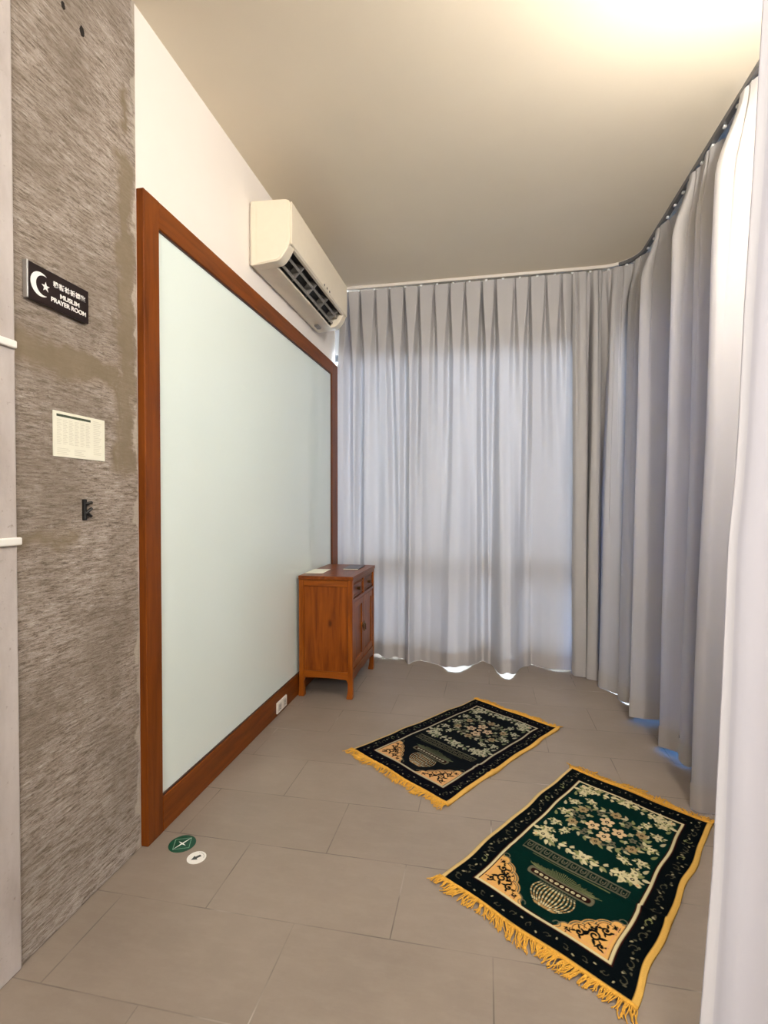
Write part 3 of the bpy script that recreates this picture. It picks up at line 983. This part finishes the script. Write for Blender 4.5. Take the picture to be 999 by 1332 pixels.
# --- the white curtain close by at the right
EZ = [3.12, 2.288, 1.95, 1.691, 1.45, 1.34, 1.222, .918, .558, .226, 0.0]
EXs = [.575, .528, .514, .501, .493, .487, .477, .468, .455, .434, .42]
def edge_x(z): return float(np.interp(-z, [-q for q in EZ], EXs))
def fn_near(u, w):
    z = ZT * (1 - w) + .015 * w
    e = edge_x(z)
    x = e + u * (1.20 - e)
    y = 1.15
    amp = .012 + .030 * w
    y += amp * math.sin(u * 21 - .9 + .6 * math.sin(w * 3)) * smooth01(u / .06)
    y += .02 * noise.noise(Vector((u * 4, w * 2.2, .4))) * smooth01(u / .05)
    y -= .05 * u
    return (x, y, z)
nc = build_curtain(fn_near, 260, 'white curtain hanging close by at the right edge of the photo', 'curtain', M['white_cloth'], M['white_hem'], (.85, 1.12, 0), 60, 6)
P = []
for r in range(90):
    w = r / 89
    row = []
    for c in range(6):
        p = Vector(fn_near(c / 5 * .030, w))
        row.append(p + Vector((-.0015 if c else 0, -.0035, 0)))
    P.append(row)
grid_mesh('side_hem', P, M['white_hem'], nc)
nt = empty('curtain_track', (.87, 1.11, CEIL), 'short ceiling rail carrying the white curtain close by at the right', 'curtain track')
obj('rail', sweep_rect([(.52, 1.15), (.8, 1.13), (1.21, 1.10)], -.012, .012, CEIL - .034, CEIL), M['track'], nt)

# ------------------------------------------------------------------ prayer rugs
RW, RL = 640, 1020
def paint_rug(pal, seed):
    """knotted pattern of one rug, colours per millimetre; pal = ground, border, cream, tan, leaf, grey"""
    rng = random.Random(seed)
    ground, border, cream, tan, leaf, grey, gold, pink = [np.array(lin(c)) for c in pal]
    img = np.zeros((RL, RW, 3)); img[:] = border
    VV, UU = np.mgrid[0:RL, 0:RW].astype(float)
    def put(mask, col, a=1.0):
        img[mask] = img[mask] * (1 - a) + col * a
    def win(u0, u1, v0, v1):
        return slice(max(0, int(v0)), min(RL, int(v1) + 1)), slice(max(0, int(u0)), min(RW, int(u1) + 1))
    def rect(u0, u1, v0, v1, col):
        img[win(u0, u1 - 1, v0, v1 - 1)] = col
    def ell(cu, cv, ru, rv, ang, col, a=1.0):
        m = max(ru, rv) + 2
        w = win(cu - m, cu + m, cv - m, cv + m)
        du = UU[w] - cu; dv = VV[w] - cv
        c, s = math.cos(ang), math.sin(ang)
        k = ((du * c + dv * s) / ru) ** 2 + ((-du * s + dv * c) / rv) ** 2 <= 1
        sub = img[w]; sub[k] = sub[k] * (1 - a) + col * a
    def leafs(cu, cv, ln, wd, ang, col):
        """pointed leaf starting at (cu, cv)"""
        w = win(cu - ln - 2, cu + ln + 2, cv - ln - 2, cv + ln + 2)
        du = UU[w] - cu; dv = VV[w] - cv
        t = (du * math.cos(ang) + dv * math.sin(ang)) / ln
        q = (-du * math.sin(ang) + dv * math.cos(ang))
        k = (t > 0) & (t < 1) & (np.abs(q) < wd * np.sqrt(np.clip(t, 0, 1)) * (1 - np.clip(t, 0, 1)) * 1.9)
        img[w][k] = col
    def line(pts, wd, col, a=1.0):
        for (x0, y0), (x1, y1) in zip(pts[:-1], pts[1:]):
            w = win(min(x0, x1) - wd - 1, max(x0, x1) + wd + 1, min(y0, y1) - wd - 1, max(y0, y1) + wd + 1)
            du = UU[w] - x0; dv = VV[w] - y0
            ex, ey = x1 - x0, y1 - y0; l2 = ex * ex + ey * ey + 1e-9
            t = np.clip((du * ex + dv * ey) / l2, 0, 1)
            k = (du - t * ex) ** 2 + (dv - t * ey) ** 2 <= (wd / 2) ** 2
            sub = img[w]; sub[k] = sub[k] * (1 - a) + col * a
    def flower(cu, cv, r, n, rot, col, eye):
        for k in range(n):
            a = rot + 2 * math.pi * k / n
            ell(cu + r * .58 * math.cos(a), cv + r * .58 * math.sin(a), r * .46, r * .34, a, col)
        ell(cu, cv, r * .30, r * .30, 0, eye)
        ell(cu, cv, r * .13, r * .13, 0, col)
    # field
    rect(88, 552, 76, 936, ground)
    # guard line all round: dark red-brown, then cream
    dk = np.array(lin((52, 20, 16)))
    for (o, t, c) in ((84, 5, dk), (89, 9, cream), (98, 4, dk)):
        rect(o, RW - o, o - 12, o - 12 + t, c); rect(o, RW - o, RL - (o - 4) - t, RL - (o - 4), c)
        rect(o, o + t, o - 12, RL - (o - 4), c); rect(RW - o - t, RW - o, o - 12, RL - (o - 4), c)
    # scrolls in the outer border
    def scroll(cu, cv, rot, col, sc=1.0):
        pts = []
        for k in range(12):
            a = rot + k * .42; r = (4 + k * .95) * sc
            pts.append((cu + r * math.cos(a), cv + r * math.sin(a)))
        line(pts, 2.3 * sc, col)
        ell(cu + 13 * sc * math.cos(rot + 2), cv + 13 * sc * math.sin(rot + 2), 5 * sc, 3 * sc, rot, col)
    dim = grey * .62 + border * .38
    for k in range(15):
        v = 50 + k * 65
        for uc in (50, RW - 50):
            scroll(uc + rng.uniform(-5, 5), v, rng.uniform(0, 6.3), dim if rng.random() < .7 else leaf, 1.1)
            for q in range(3):
                leafs(uc + rng.uniform(-16, 16), v + 24 + q * 9, 12, 4.5, rng.uniform(0, 6.3), dim if q else cream * .55 + border * .45)
    for k in range(9):
        u = 95 + k * 56
        for vc in (38, RL - 44):
            scroll(u, vc + rng.uniform(-4, 4), rng.uniform(0, 6.3), dim, .75)
            ell(u + 27, vc + (10 if k % 2 else -10), 5, 2.6, rng.uniform(0, 3), cream * .6 + border * .4)
    # spandrels at the near corners
    for sgn in (0, 1):
        def X(u): return u if sgn == 0 else RW - u
        # scalloped outline as a union of discs plus the corner triangle
        du = (UU - 102) if sgn == 0 else ((RW - 102) - UU)
        dv = VV - 86
        tri = (du >= 0) & (dv >= 0) & (du / 165 + dv / 165 < 1)
        put(tri, tan)
        for (a, b, r) in ((62, 72, 34), (92, 40, 30), (36, 104, 30), (132, 16, 20), (16, 140, 18)):
            k = ((du - a) ** 2 + (dv - b) ** 2 < r * r) & (du >= 0) & (dv >= 0)
            k2 = ((du - a) ** 2 + (dv - b) ** 2 < (r + 5) ** 2) & (du >= 0) & (dv >= 0) & ~k
            put(k2 & ~((du / 165 + dv / 165 < 1)), grey)
            put(k, tan)
        for (a, b, r, ph) in ((54, 54, 20, 0), (94, 34, 15, 1.4), (34, 98, 15, 3.2), (26, 28, 12, 4.4), (68, 78, 12, 2.2), (124, 16, 8, .5), (16, 128, 8, 2.5)):
            cu = 102 + a; cv = 86 + b
            pts = [(X(cu + (r - t * .7) * math.cos(ph + t * .40)), cv + (r - t * .7) * math.sin(ph + t * .40)) for t in range(22)]
            line(pts, 7.2, border)
            for q in range(4):
                an = ph + q * 1.57
                aa = an if sgn == 0 else math.pi - an
                leafs(X(cu + r * .75 * math.cos(an)), cv + r * .75 * math.sin(an), r * 1.25, r * .36, aa + .5, border)
        for (a, b, r) in ((62, 72, 34), (92, 40, 30), (36, 104, 30)):
            pts = [(X(102 + a + (r + 7) * math.cos(t)), 86 + b + (r + 7) * math.sin(t)) for t in np.linspace(-.6, 2.1, 24)]
            line(pts, 3.0, tan * .8 + grey * .2)
            pts = [(X(102 + a + (r - 5) * math.cos(t)), 86 + b + (r - 5) * math.sin(t)) for t in np.linspace(-.5, 2.0, 24)]
            line(pts, 2.6, dk)
        line([(X(112), 96), (X(112 + 120), 96)], 2.5, pink); line([(X(112), 96), (X(112), 96 + 130)], 2.5, pink)
        # curls beyond the spandrel
        for (a, b) in ((158, 10), (10, 162)):
            pts = [(X(102 + a + 12 * math.cos(t * .5)), 90 + b + 12 * math.sin(t * .5)) for t in range(10)]
            line(pts, 3.5, grey)
    # fluted bowl
    bc, bv = 322, 224
    for k in range(-6, 7):
        f = k / 6.0
        n = 8
        for j in range(n):
            def B(t):
                rad = 72 * math.sin(math.pi * (.30 + .62 * t)) ** .8
                return (bc + f * rad, bv - 98 * t)
            c_ = cream if (j % 2 == 0) ^ (abs(k) % 4 == 3) else tan * .45 + grey * .55
            line([B(j / n), B((j + .6) / n)], 5.6 * (1 - .35 * abs(f)), c_)
    for t in np.linspace(-1, 1, 15):
        ell(bc + 60 * t, bv + 6 - 3 * abs(t), 3.2, 5, 0, grey)
    # inscription bar
    def bar(cx_, cv_, hw, hh, col):
        w = win(cx_ - hw, cx_ + hw, cv_ - hh, cv_ + hh)
        img[w] = col
        ell(cx_ - hw, cv_, 9, hh, 0, col); ell(cx_ + hw, cv_, 9, hh, 0, col)
    bar(316, 258, 108, 19, grey); bar(316, 258, 98, 12, dk * .5 + border * .5)
    for k in range(10):
        u = 316 - 86 + k * 19
        ell(u, 258, 7, 5.5, rng.uniform(-.5, .5), cream)
        ell(u + rng.uniform(-2, 2), 258, 2.5, 2, 0, border)
    # feathery fan above it
    for k in range(46):
        f = -1 + 2 * k / 45
        a = math.pi / 2 - f * 1.15
        u0 = 316 + f * 96; 
        l = 34 * (1 - .35 * abs(f)) + rng.uniform(-5, 5)
        line([(u0, 279), (u0 + l * math.cos(a) * 1.4, 279 + l * math.sin(a))], 1.8, leaf * .8 + ground * .2)
    line([(316 - 140, 336), (316 + 140, 336)], 3, leaf * .55 + ground * .45)
    # band of small arches
    rect(126, 506, 344, 398, grey * .55 + ground * .45)
    rect(126, 506, 346, 350, grey); rect(126, 506, 392, 396, grey)
    for k in range(11):
        u = 143 + k * 34.6
        rect(u - 14, u + 14, 353, 389, ground * .7)
        line([(u - 8, 384), (u - 8, 370), (u - 4, 361), (u + 4, 361), (u + 8, 370), (u + 8, 384)], 3.4, grey)
        ell(u, 373, 3, 4, 0, grey)
    # floral frame of the upper field
    def spray(cu, cv, ang, sc):
        flower(cu, cv, 25 * sc, 6, ang, cream, border)
        for s in (-1, 1):
            for q in range(3):
                a = ang + s * (.5 + .55 * q)
                d = (24 + 11 * q) * sc
                col = cream if q != 1 else leaf
                leafs(cu + d * .75 * math.cos(a), cv + d * .75 * math.sin(a), 30 * sc, 11 * sc, a + s * .5, col)
        for q in range(6):
            a = ang + math.pi + rng.uniform(-1.3, 1.3)
            leafs(cu + 16 * sc * math.cos(a), cv + 16 * sc * math.sin(a), 24 * sc, 8 * sc, a, leaf if q % 2 else cream * .85)
    corners = [(150, 462, .9), (490, 462, 2.3), (150, 888, -.9), (490, 888, -2.3)]
    for (cu, cv, a) in corners:
        spray(cu, cv, a, 1.0)
        ell(cu - 22 * (1 if cu < 320 else -1), cv + (-16 if cv < 600 else 14), 13, 9, a, cream)
        ell(cu - 22 * (1 if cu < 320 else -1), cv + (-16 if cv < 600 else 14), 5, 4, a, pink)
        for k in range(3):
            spray(cu + (34 + 10 * k) * (1 if cu < 320 else -1) * (k != 1), cv + (40 * k) * (1 if cv < 600 else -1), a + k, .55)
    for k in range(9):
        u = 190 + k * 32.5
        for v, s in ((440, 1), (908, -1)):
            vv = v + s * 10 * math.sin(k * 1.1)
            leafs(u, vv, 32, 12, .35 * s if k % 2 else -.45 * s, cream if k % 3 else leaf)
            leafs(u + 8, vv + 12 * s, 24, 8, 1.2 * s, leaf if k % 2 else cream * .8)
            leafs(u + 4, vv - 8 * s, 20, 7, -1.0 * s, cream * .75)
            ell(u + 16, vv + 22 * s, 6, 5, 0, cream * .9)
    spray(320, 446, math.pi / 2, .8); spray(320, 902, -math.pi / 2, .8)
    for k in range(4):
        v = 520 + k * 98
        for u, s in ((128, 1), (512, -1)):
            leafs(u, v, 32, 9, math.pi / 2 + .4 * s, leaf if k % 2 else cream * .8)
            leafs(u + 14 * s, v + 20, 26, 8, math.pi / 2 - .6 * s, cream * .8)
            spray(u + 20 * s, v + 50, math.pi / 2 if k < 2 else -math.pi / 2, .55)
    # wreath
    for k in range(30):
        a = 2 * math.pi * k / 30
        ru, rv = 150, 118
        cu, cv = 320 + ru * math.cos(a), 676 + rv * math.sin(a)
        tan_a = math.atan2(rv * math.cos(a), -ru * math.sin(a))
        c_ = cream * .8 + ground * .2 if k % 3 == 0 else (leaf if k % 3 == 1 else grey)
        leafs(cu, cv, 30, 10, tan_a + .6, c_)
        leafs(cu, cv, 27, 9, tan_a - .7, leaf if k % 2 else cream * .7)
        leafs(cu * .93 + 22, cv * .93 + 47, 18, 6, tan_a + 1.3, grey)
    for k in range(6):
        a = 2 * math.pi * k / 6 + .52
        flower(320 + 138 * math.cos(a), 676 + 108 * math.sin(a), 22, 6, a, tan * .25 + cream * .1 + grey * .65, border)
        flower(320 + 104 * math.cos(a + .5), 676 + 84 * math.sin(a + .5), 16, 5, a, grey, ground)
    for k in range(8):
        a = 2 * math.pi * k / 8 + .2
        leafs(320 + 80 * math.cos(a), 676 + 66 * math.sin(a), 34, 10, a + .8, leaf)
        leafs(320 + 90 * math.cos(a + .3), 676 + 74 * math.sin(a + .3), 24, 8, a - .9, cream * .7)
    # centre flowers
    pinkish = cream * .6 + pink * .4
    for k in range(4):
        a = 2 * math.pi * k / 4 + .25
        flower(320 + 50 * math.cos(a), 668 + 50 * math.sin(a), 29, 5, a, pinkish, border)
    flower(320, 668, 15, 6, 0, pinkish, ground)
    # bound long edges and ends
    gold_l = gold
    rect(0, 17, 0, RL, gold_l * .55 + cream * .45); rect(RW - 17, RW, 0, RL, gold_l)
    rect(0, RW, 0, 9, gold_l * .9); rect(0, RW, RL - 9, RL, gold_l * .9)
    # a knotted cloth never has perfectly clean shapes
    small = img.reshape(RL // 2, 2, RW // 2, 2, 3).mean(axis=(1, 3))
    return small

def make_rug(corners, pal, seed, label, waves, fr_len):
    Lc, Tc, Rc, Bc = [np.array(c) for c in corners]
    ctr = (Lc + Tc + Rc + Bc) / 4
    e = empty('prayer_rug', (ctr[0], ctr[1], 0), label, 'rug', 'prayer rugs on the tile floor')
    img = paint_rug(pal, seed)
    nv, nu = img.shape[:2]
    a = (np.arange(nu) + .5) / nu; b = (np.arange(nv) + .5) / nv
    A, B = np.meshgrid(a, b)
    def pos(A, B):
        A = np.asarray(A, float); B = np.asarray(B, float)
        P = (Lc[None] * ((1 - A) * (1 - B))[..., None].reshape(-1, 1) + Bc[None] * (A * (1 - B))[..., None].reshape(-1, 1) +
             Tc[None] * ((1 - A) * B)[..., None].reshape(-1, 1) + Rc[None] * (A * B)[..., None].reshape(-1, 1)).reshape(A.shape + (2,))
        uv = (Bc - Lc) / np.linalg.norm(Bc - Lc); vv = (Tc - Lc) / np.linalg.norm(Tc - Lc)
        wob = np.zeros(A.shape); wv = np.zeros(A.shape)
        for (amp, fr, ph) in waves:
            wob += amp * np.sin(B * fr + ph) * (A - .45) * 2
            wv += amp * .8 * np.sin(A * fr * .55 + ph * 1.7) * (B - .5) * 2
        return P + wob[..., None] * uv + wv[..., None] * vv
    XY = pos(A, B)
    edge = np.minimum(np.minimum(A, 1 - A) * .63, np.minimum(B, 1 - B) * 1.02)
    Z = .0095 - .004 * np.exp(-(edge / .006) ** 2)
    # slight ruck marks and lifted selvedges
    Z = Z + .0035 * np.exp(-((1 - A) / .05) ** 2) * (1 + np.sin(B * 31 + seed)) + .002 * (1 + np.sin(B * 17 + A * 5 + seed)) * .5
    for (b0, slope, h_) in ((.30, .05, .006), (.335 + .02 * seed % .05, -.03, .004)):
        Z = Z + h_ * np.exp(-((B - b0 - slope * A) / .012) ** 2) * np.clip(A * 1.2, 0, 1)
    verts = np.concatenate([XY.reshape(-1, 2), Z.reshape(-1, 1)], axis=1)
    n = nu * nv
    idx = np.arange(n).reshape(nv, nu)
    quads = np.stack([idx[:-1, :-1], idx[:-1, 1:], idx[1:, 1:], idx[1:, :-1]], axis=-1).reshape(-1, 4)
    # skirt down to the floor and an underside
    ring = np.concatenate([idx[0, :], idx[1:, -1], idx[-1, -2::-1], idx[-2:0:-1, 0]])
    low = verts[ring].copy(); low[:, 2] = .0012
    allv = np.concatenate([verts, low])
    m = len(ring)
    k = np.arange(m); k2 = (k + 1) % m
    skirt = np.stack([ring[k], n + k, n + k2, ring[k2]], axis=-1)
    me = bpy.data.meshes.new('pile')
    faces = np.concatenate([quads, skirt]).tolist()
    faces.append(list(range(n + m - 1, n - 1, -1)))
    me.from_pydata(allv.tolist(), [], faces)
    col = np.ones((n + m, 4)); col[:n, :3] = img.reshape(-1, 3); col[n:, :3] = col[ring, :3]
    at = me.color_attributes.new('pattern', 'FLOAT_COLOR', 'POINT')
    at.data.foreach_set('color', col.reshape(-1).astype(np.float32))
    me.update()
    link_mesh('pile', me, M['pile'], e, smooth=True)
    # fringes on the two short ends
    rng = random.Random(seed + 5)
    for end, ln in ((0, fr_len[0]), (1, fr_len[1])):
        bm = bmesh.new()
        sgn = -1 if end == 0 else 1
        vdir = (Tc - Lc) / np.linalg.norm(Tc - Lc) * sgn
        udir = (Bc - Lc) / np.linalg.norm(Bc - Lc)
        N = 52
        # twisted heading cord
        cord = [pos(np.array(t), np.array(0.0 if end == 0 else 1.0)) for t in np.linspace(0, 1, 60)]
        add_tube(bm, [(c[0], c[1], .0095 + .001 * math.sin(i * 1.9)) for i, c in enumerate(cord)], .0062, 7)
        for t in range(N):
            f = (t + .5) / N
            p0 = pos(np.array(f), np.array(0.0 if end == 0 else 1.0))
            lean = .55 * math.sin(f * 9 + seed) + rng.uniform(-.25, .25)
            tl = ln * (.72 + .3 * math.sin(f * 23 + seed) * .5 + rng.uniform(-.06, .18))
            for s in range(4):
                q = p0 + udir * rng.uniform(-.006, .006)
                l2 = tl * rng.uniform(.8, 1.08); la = lean + rng.uniform(-.22, .22)
                pts = []
                for j in range(6):
                    h = j / 5
                    off = vdir * (l2 * h) + udir * (l2 * (la * h + .35 * math.sin(h * 4 + s + f * 40) * h * .5))
                    z = .008 + (.010 * math.sin(math.pi * min(1, h * 1.15)) * rng.uniform(.5, 1)) * (1 - h) + .0005 - .005 * h
                    pts.append((q[0] + off[0], q[1] + off[1], max(.0022, z)))
                add_tube(bm, pts, .0023, 5, True, .0014)
        tag(obj('fringe', bm, M['gold'], e, smooth=True), 'golden yellow tasselled fringe')
    return e

make_rug([(-.691, 2.600), (-.076, 3.429), (.411, 3.065), (-.161, 2.192)],
         [(16, 20, 24), (10, 11, 18), (172, 168, 144), (212, 164, 108), (104, 112, 84), (92, 90, 74), (222, 176, 92), (206, 150, 110)], 3,
         'black prayer rug with yellow edges and fringes, nearer the cabinet', [(.0035, 19, .6), (.002, 33, 2.0)], (.054, .062))
make_rug([(-.153, 1.763), (.403, 2.626), (.898, 2.264), (.378, 1.394)],
         [(5, 36, 31), (7, 13, 16), (212, 200, 158), (224, 172, 98), (136, 138, 92), (104, 100, 80), (226, 180, 92), (220, 160, 112)], 4,
         'dark green prayer rug with yellow edges and fringes, beside the white curtain', [(.0035, 17, 1.9), (.002, 29, .4)], (.056, .064))

# ------------------------------------------------------------------ light
world = bpy.data.worlds.new('sky')
SC.world = world
world.use_nodes = True
nt_ = world.node_tree
bg = nt_.nodes['Background']
# bright hazy sky beyond the far window, deeper blue sky beyond the right-hand one
geo = nt_.nodes.new('ShaderNodeTexCoord')
dot = nt_.nodes.new('ShaderNodeVectorMath'); dot.operation = 'DOT_PRODUCT'
dot.inputs[1].default_value = (-.55, .83, 0)
nt_.links.new(geo.outputs['Generated'], dot.inputs[0])
rp = nt_.nodes.new('ShaderNodeValToRGB')
rp.color_ramp.elements[0].position = .0; rp.color_ramp.elements[0].color = (.035, .11, .30, 1)
rp.color_ramp.elements[1].position = .75; rp.color_ramp.elements[1].color = (.88, .94, 1.0, 1)
nt_.links.new(dot.outputs['Value'], rp.inputs['Fac'])
nt_.links.new(rp.outputs['Color'], bg.inputs['Color'])
bg.inputs['Strength'].default_value = 50.0

def area(name, loc, size, power, col, aim=(0, 0, -1), sy=None):
    d = bpy.data.lights.new(name, 'AREA')
    d.energy = power; d.color = col; d.size = size
    if sy: d.shape = 'RECTANGLE'; d.size_y = sy
    o = bpy.data.objects.new(name, d)
    COL.objects.link(o)
    o.location = loc
    o.rotation_euler = Vector(aim).to_track_quat('-Z', 'Y').to_euler()
    return o
area('hall_lamp', (.2, -2.2, CEIL - .45), 1.2, 112, (1.0, .965, .92), (-.15, 1, -.35))
def lamp(name, loc, power, col, r):
    d = bpy.data.lights.new(name, 'POINT')
    d.energy = power; d.color = col; d.shadow_soft_size = r
    o = bpy.data.objects.new(name, d); COL.objects.link(o); o.location = loc
lamp('ceiling_lamp', (1.0, 1.72, 2.97), 12, (1.0, .91, .77), .04)
lamp('room_lamp', (.88, 1.40, 2.72), 78, (1.0, .94, .86), .06)

# ------------------------------------------------------------------ camera
cam = bpy.data.cameras.new('camera')
cam.sensor_fit = 'HORIZONTAL'; cam.sensor_width = 36.0
cam.lens = 668 / 999 * 36
cam.clip_start = .02
co = bpy.data.objects.new('camera', cam)
COL.objects.link(co)
pitch = math.atan2(11, 668)
yaw = math.atan2(133.5, 668 * math.cos(pitch))
co.location = (0, 0, 1.3)
co.rotation_euler = (math.pi / 2 - pitch, 0, yaw)
SC.camera = co
SC.view_settings.view_transform = 'Standard'
SC.view_settings.look = 'None'
SC.view_settings.exposure = 0.18
SC.view_settings.gamma = 1.0
SC.view_settings.use_curve_mapping = False
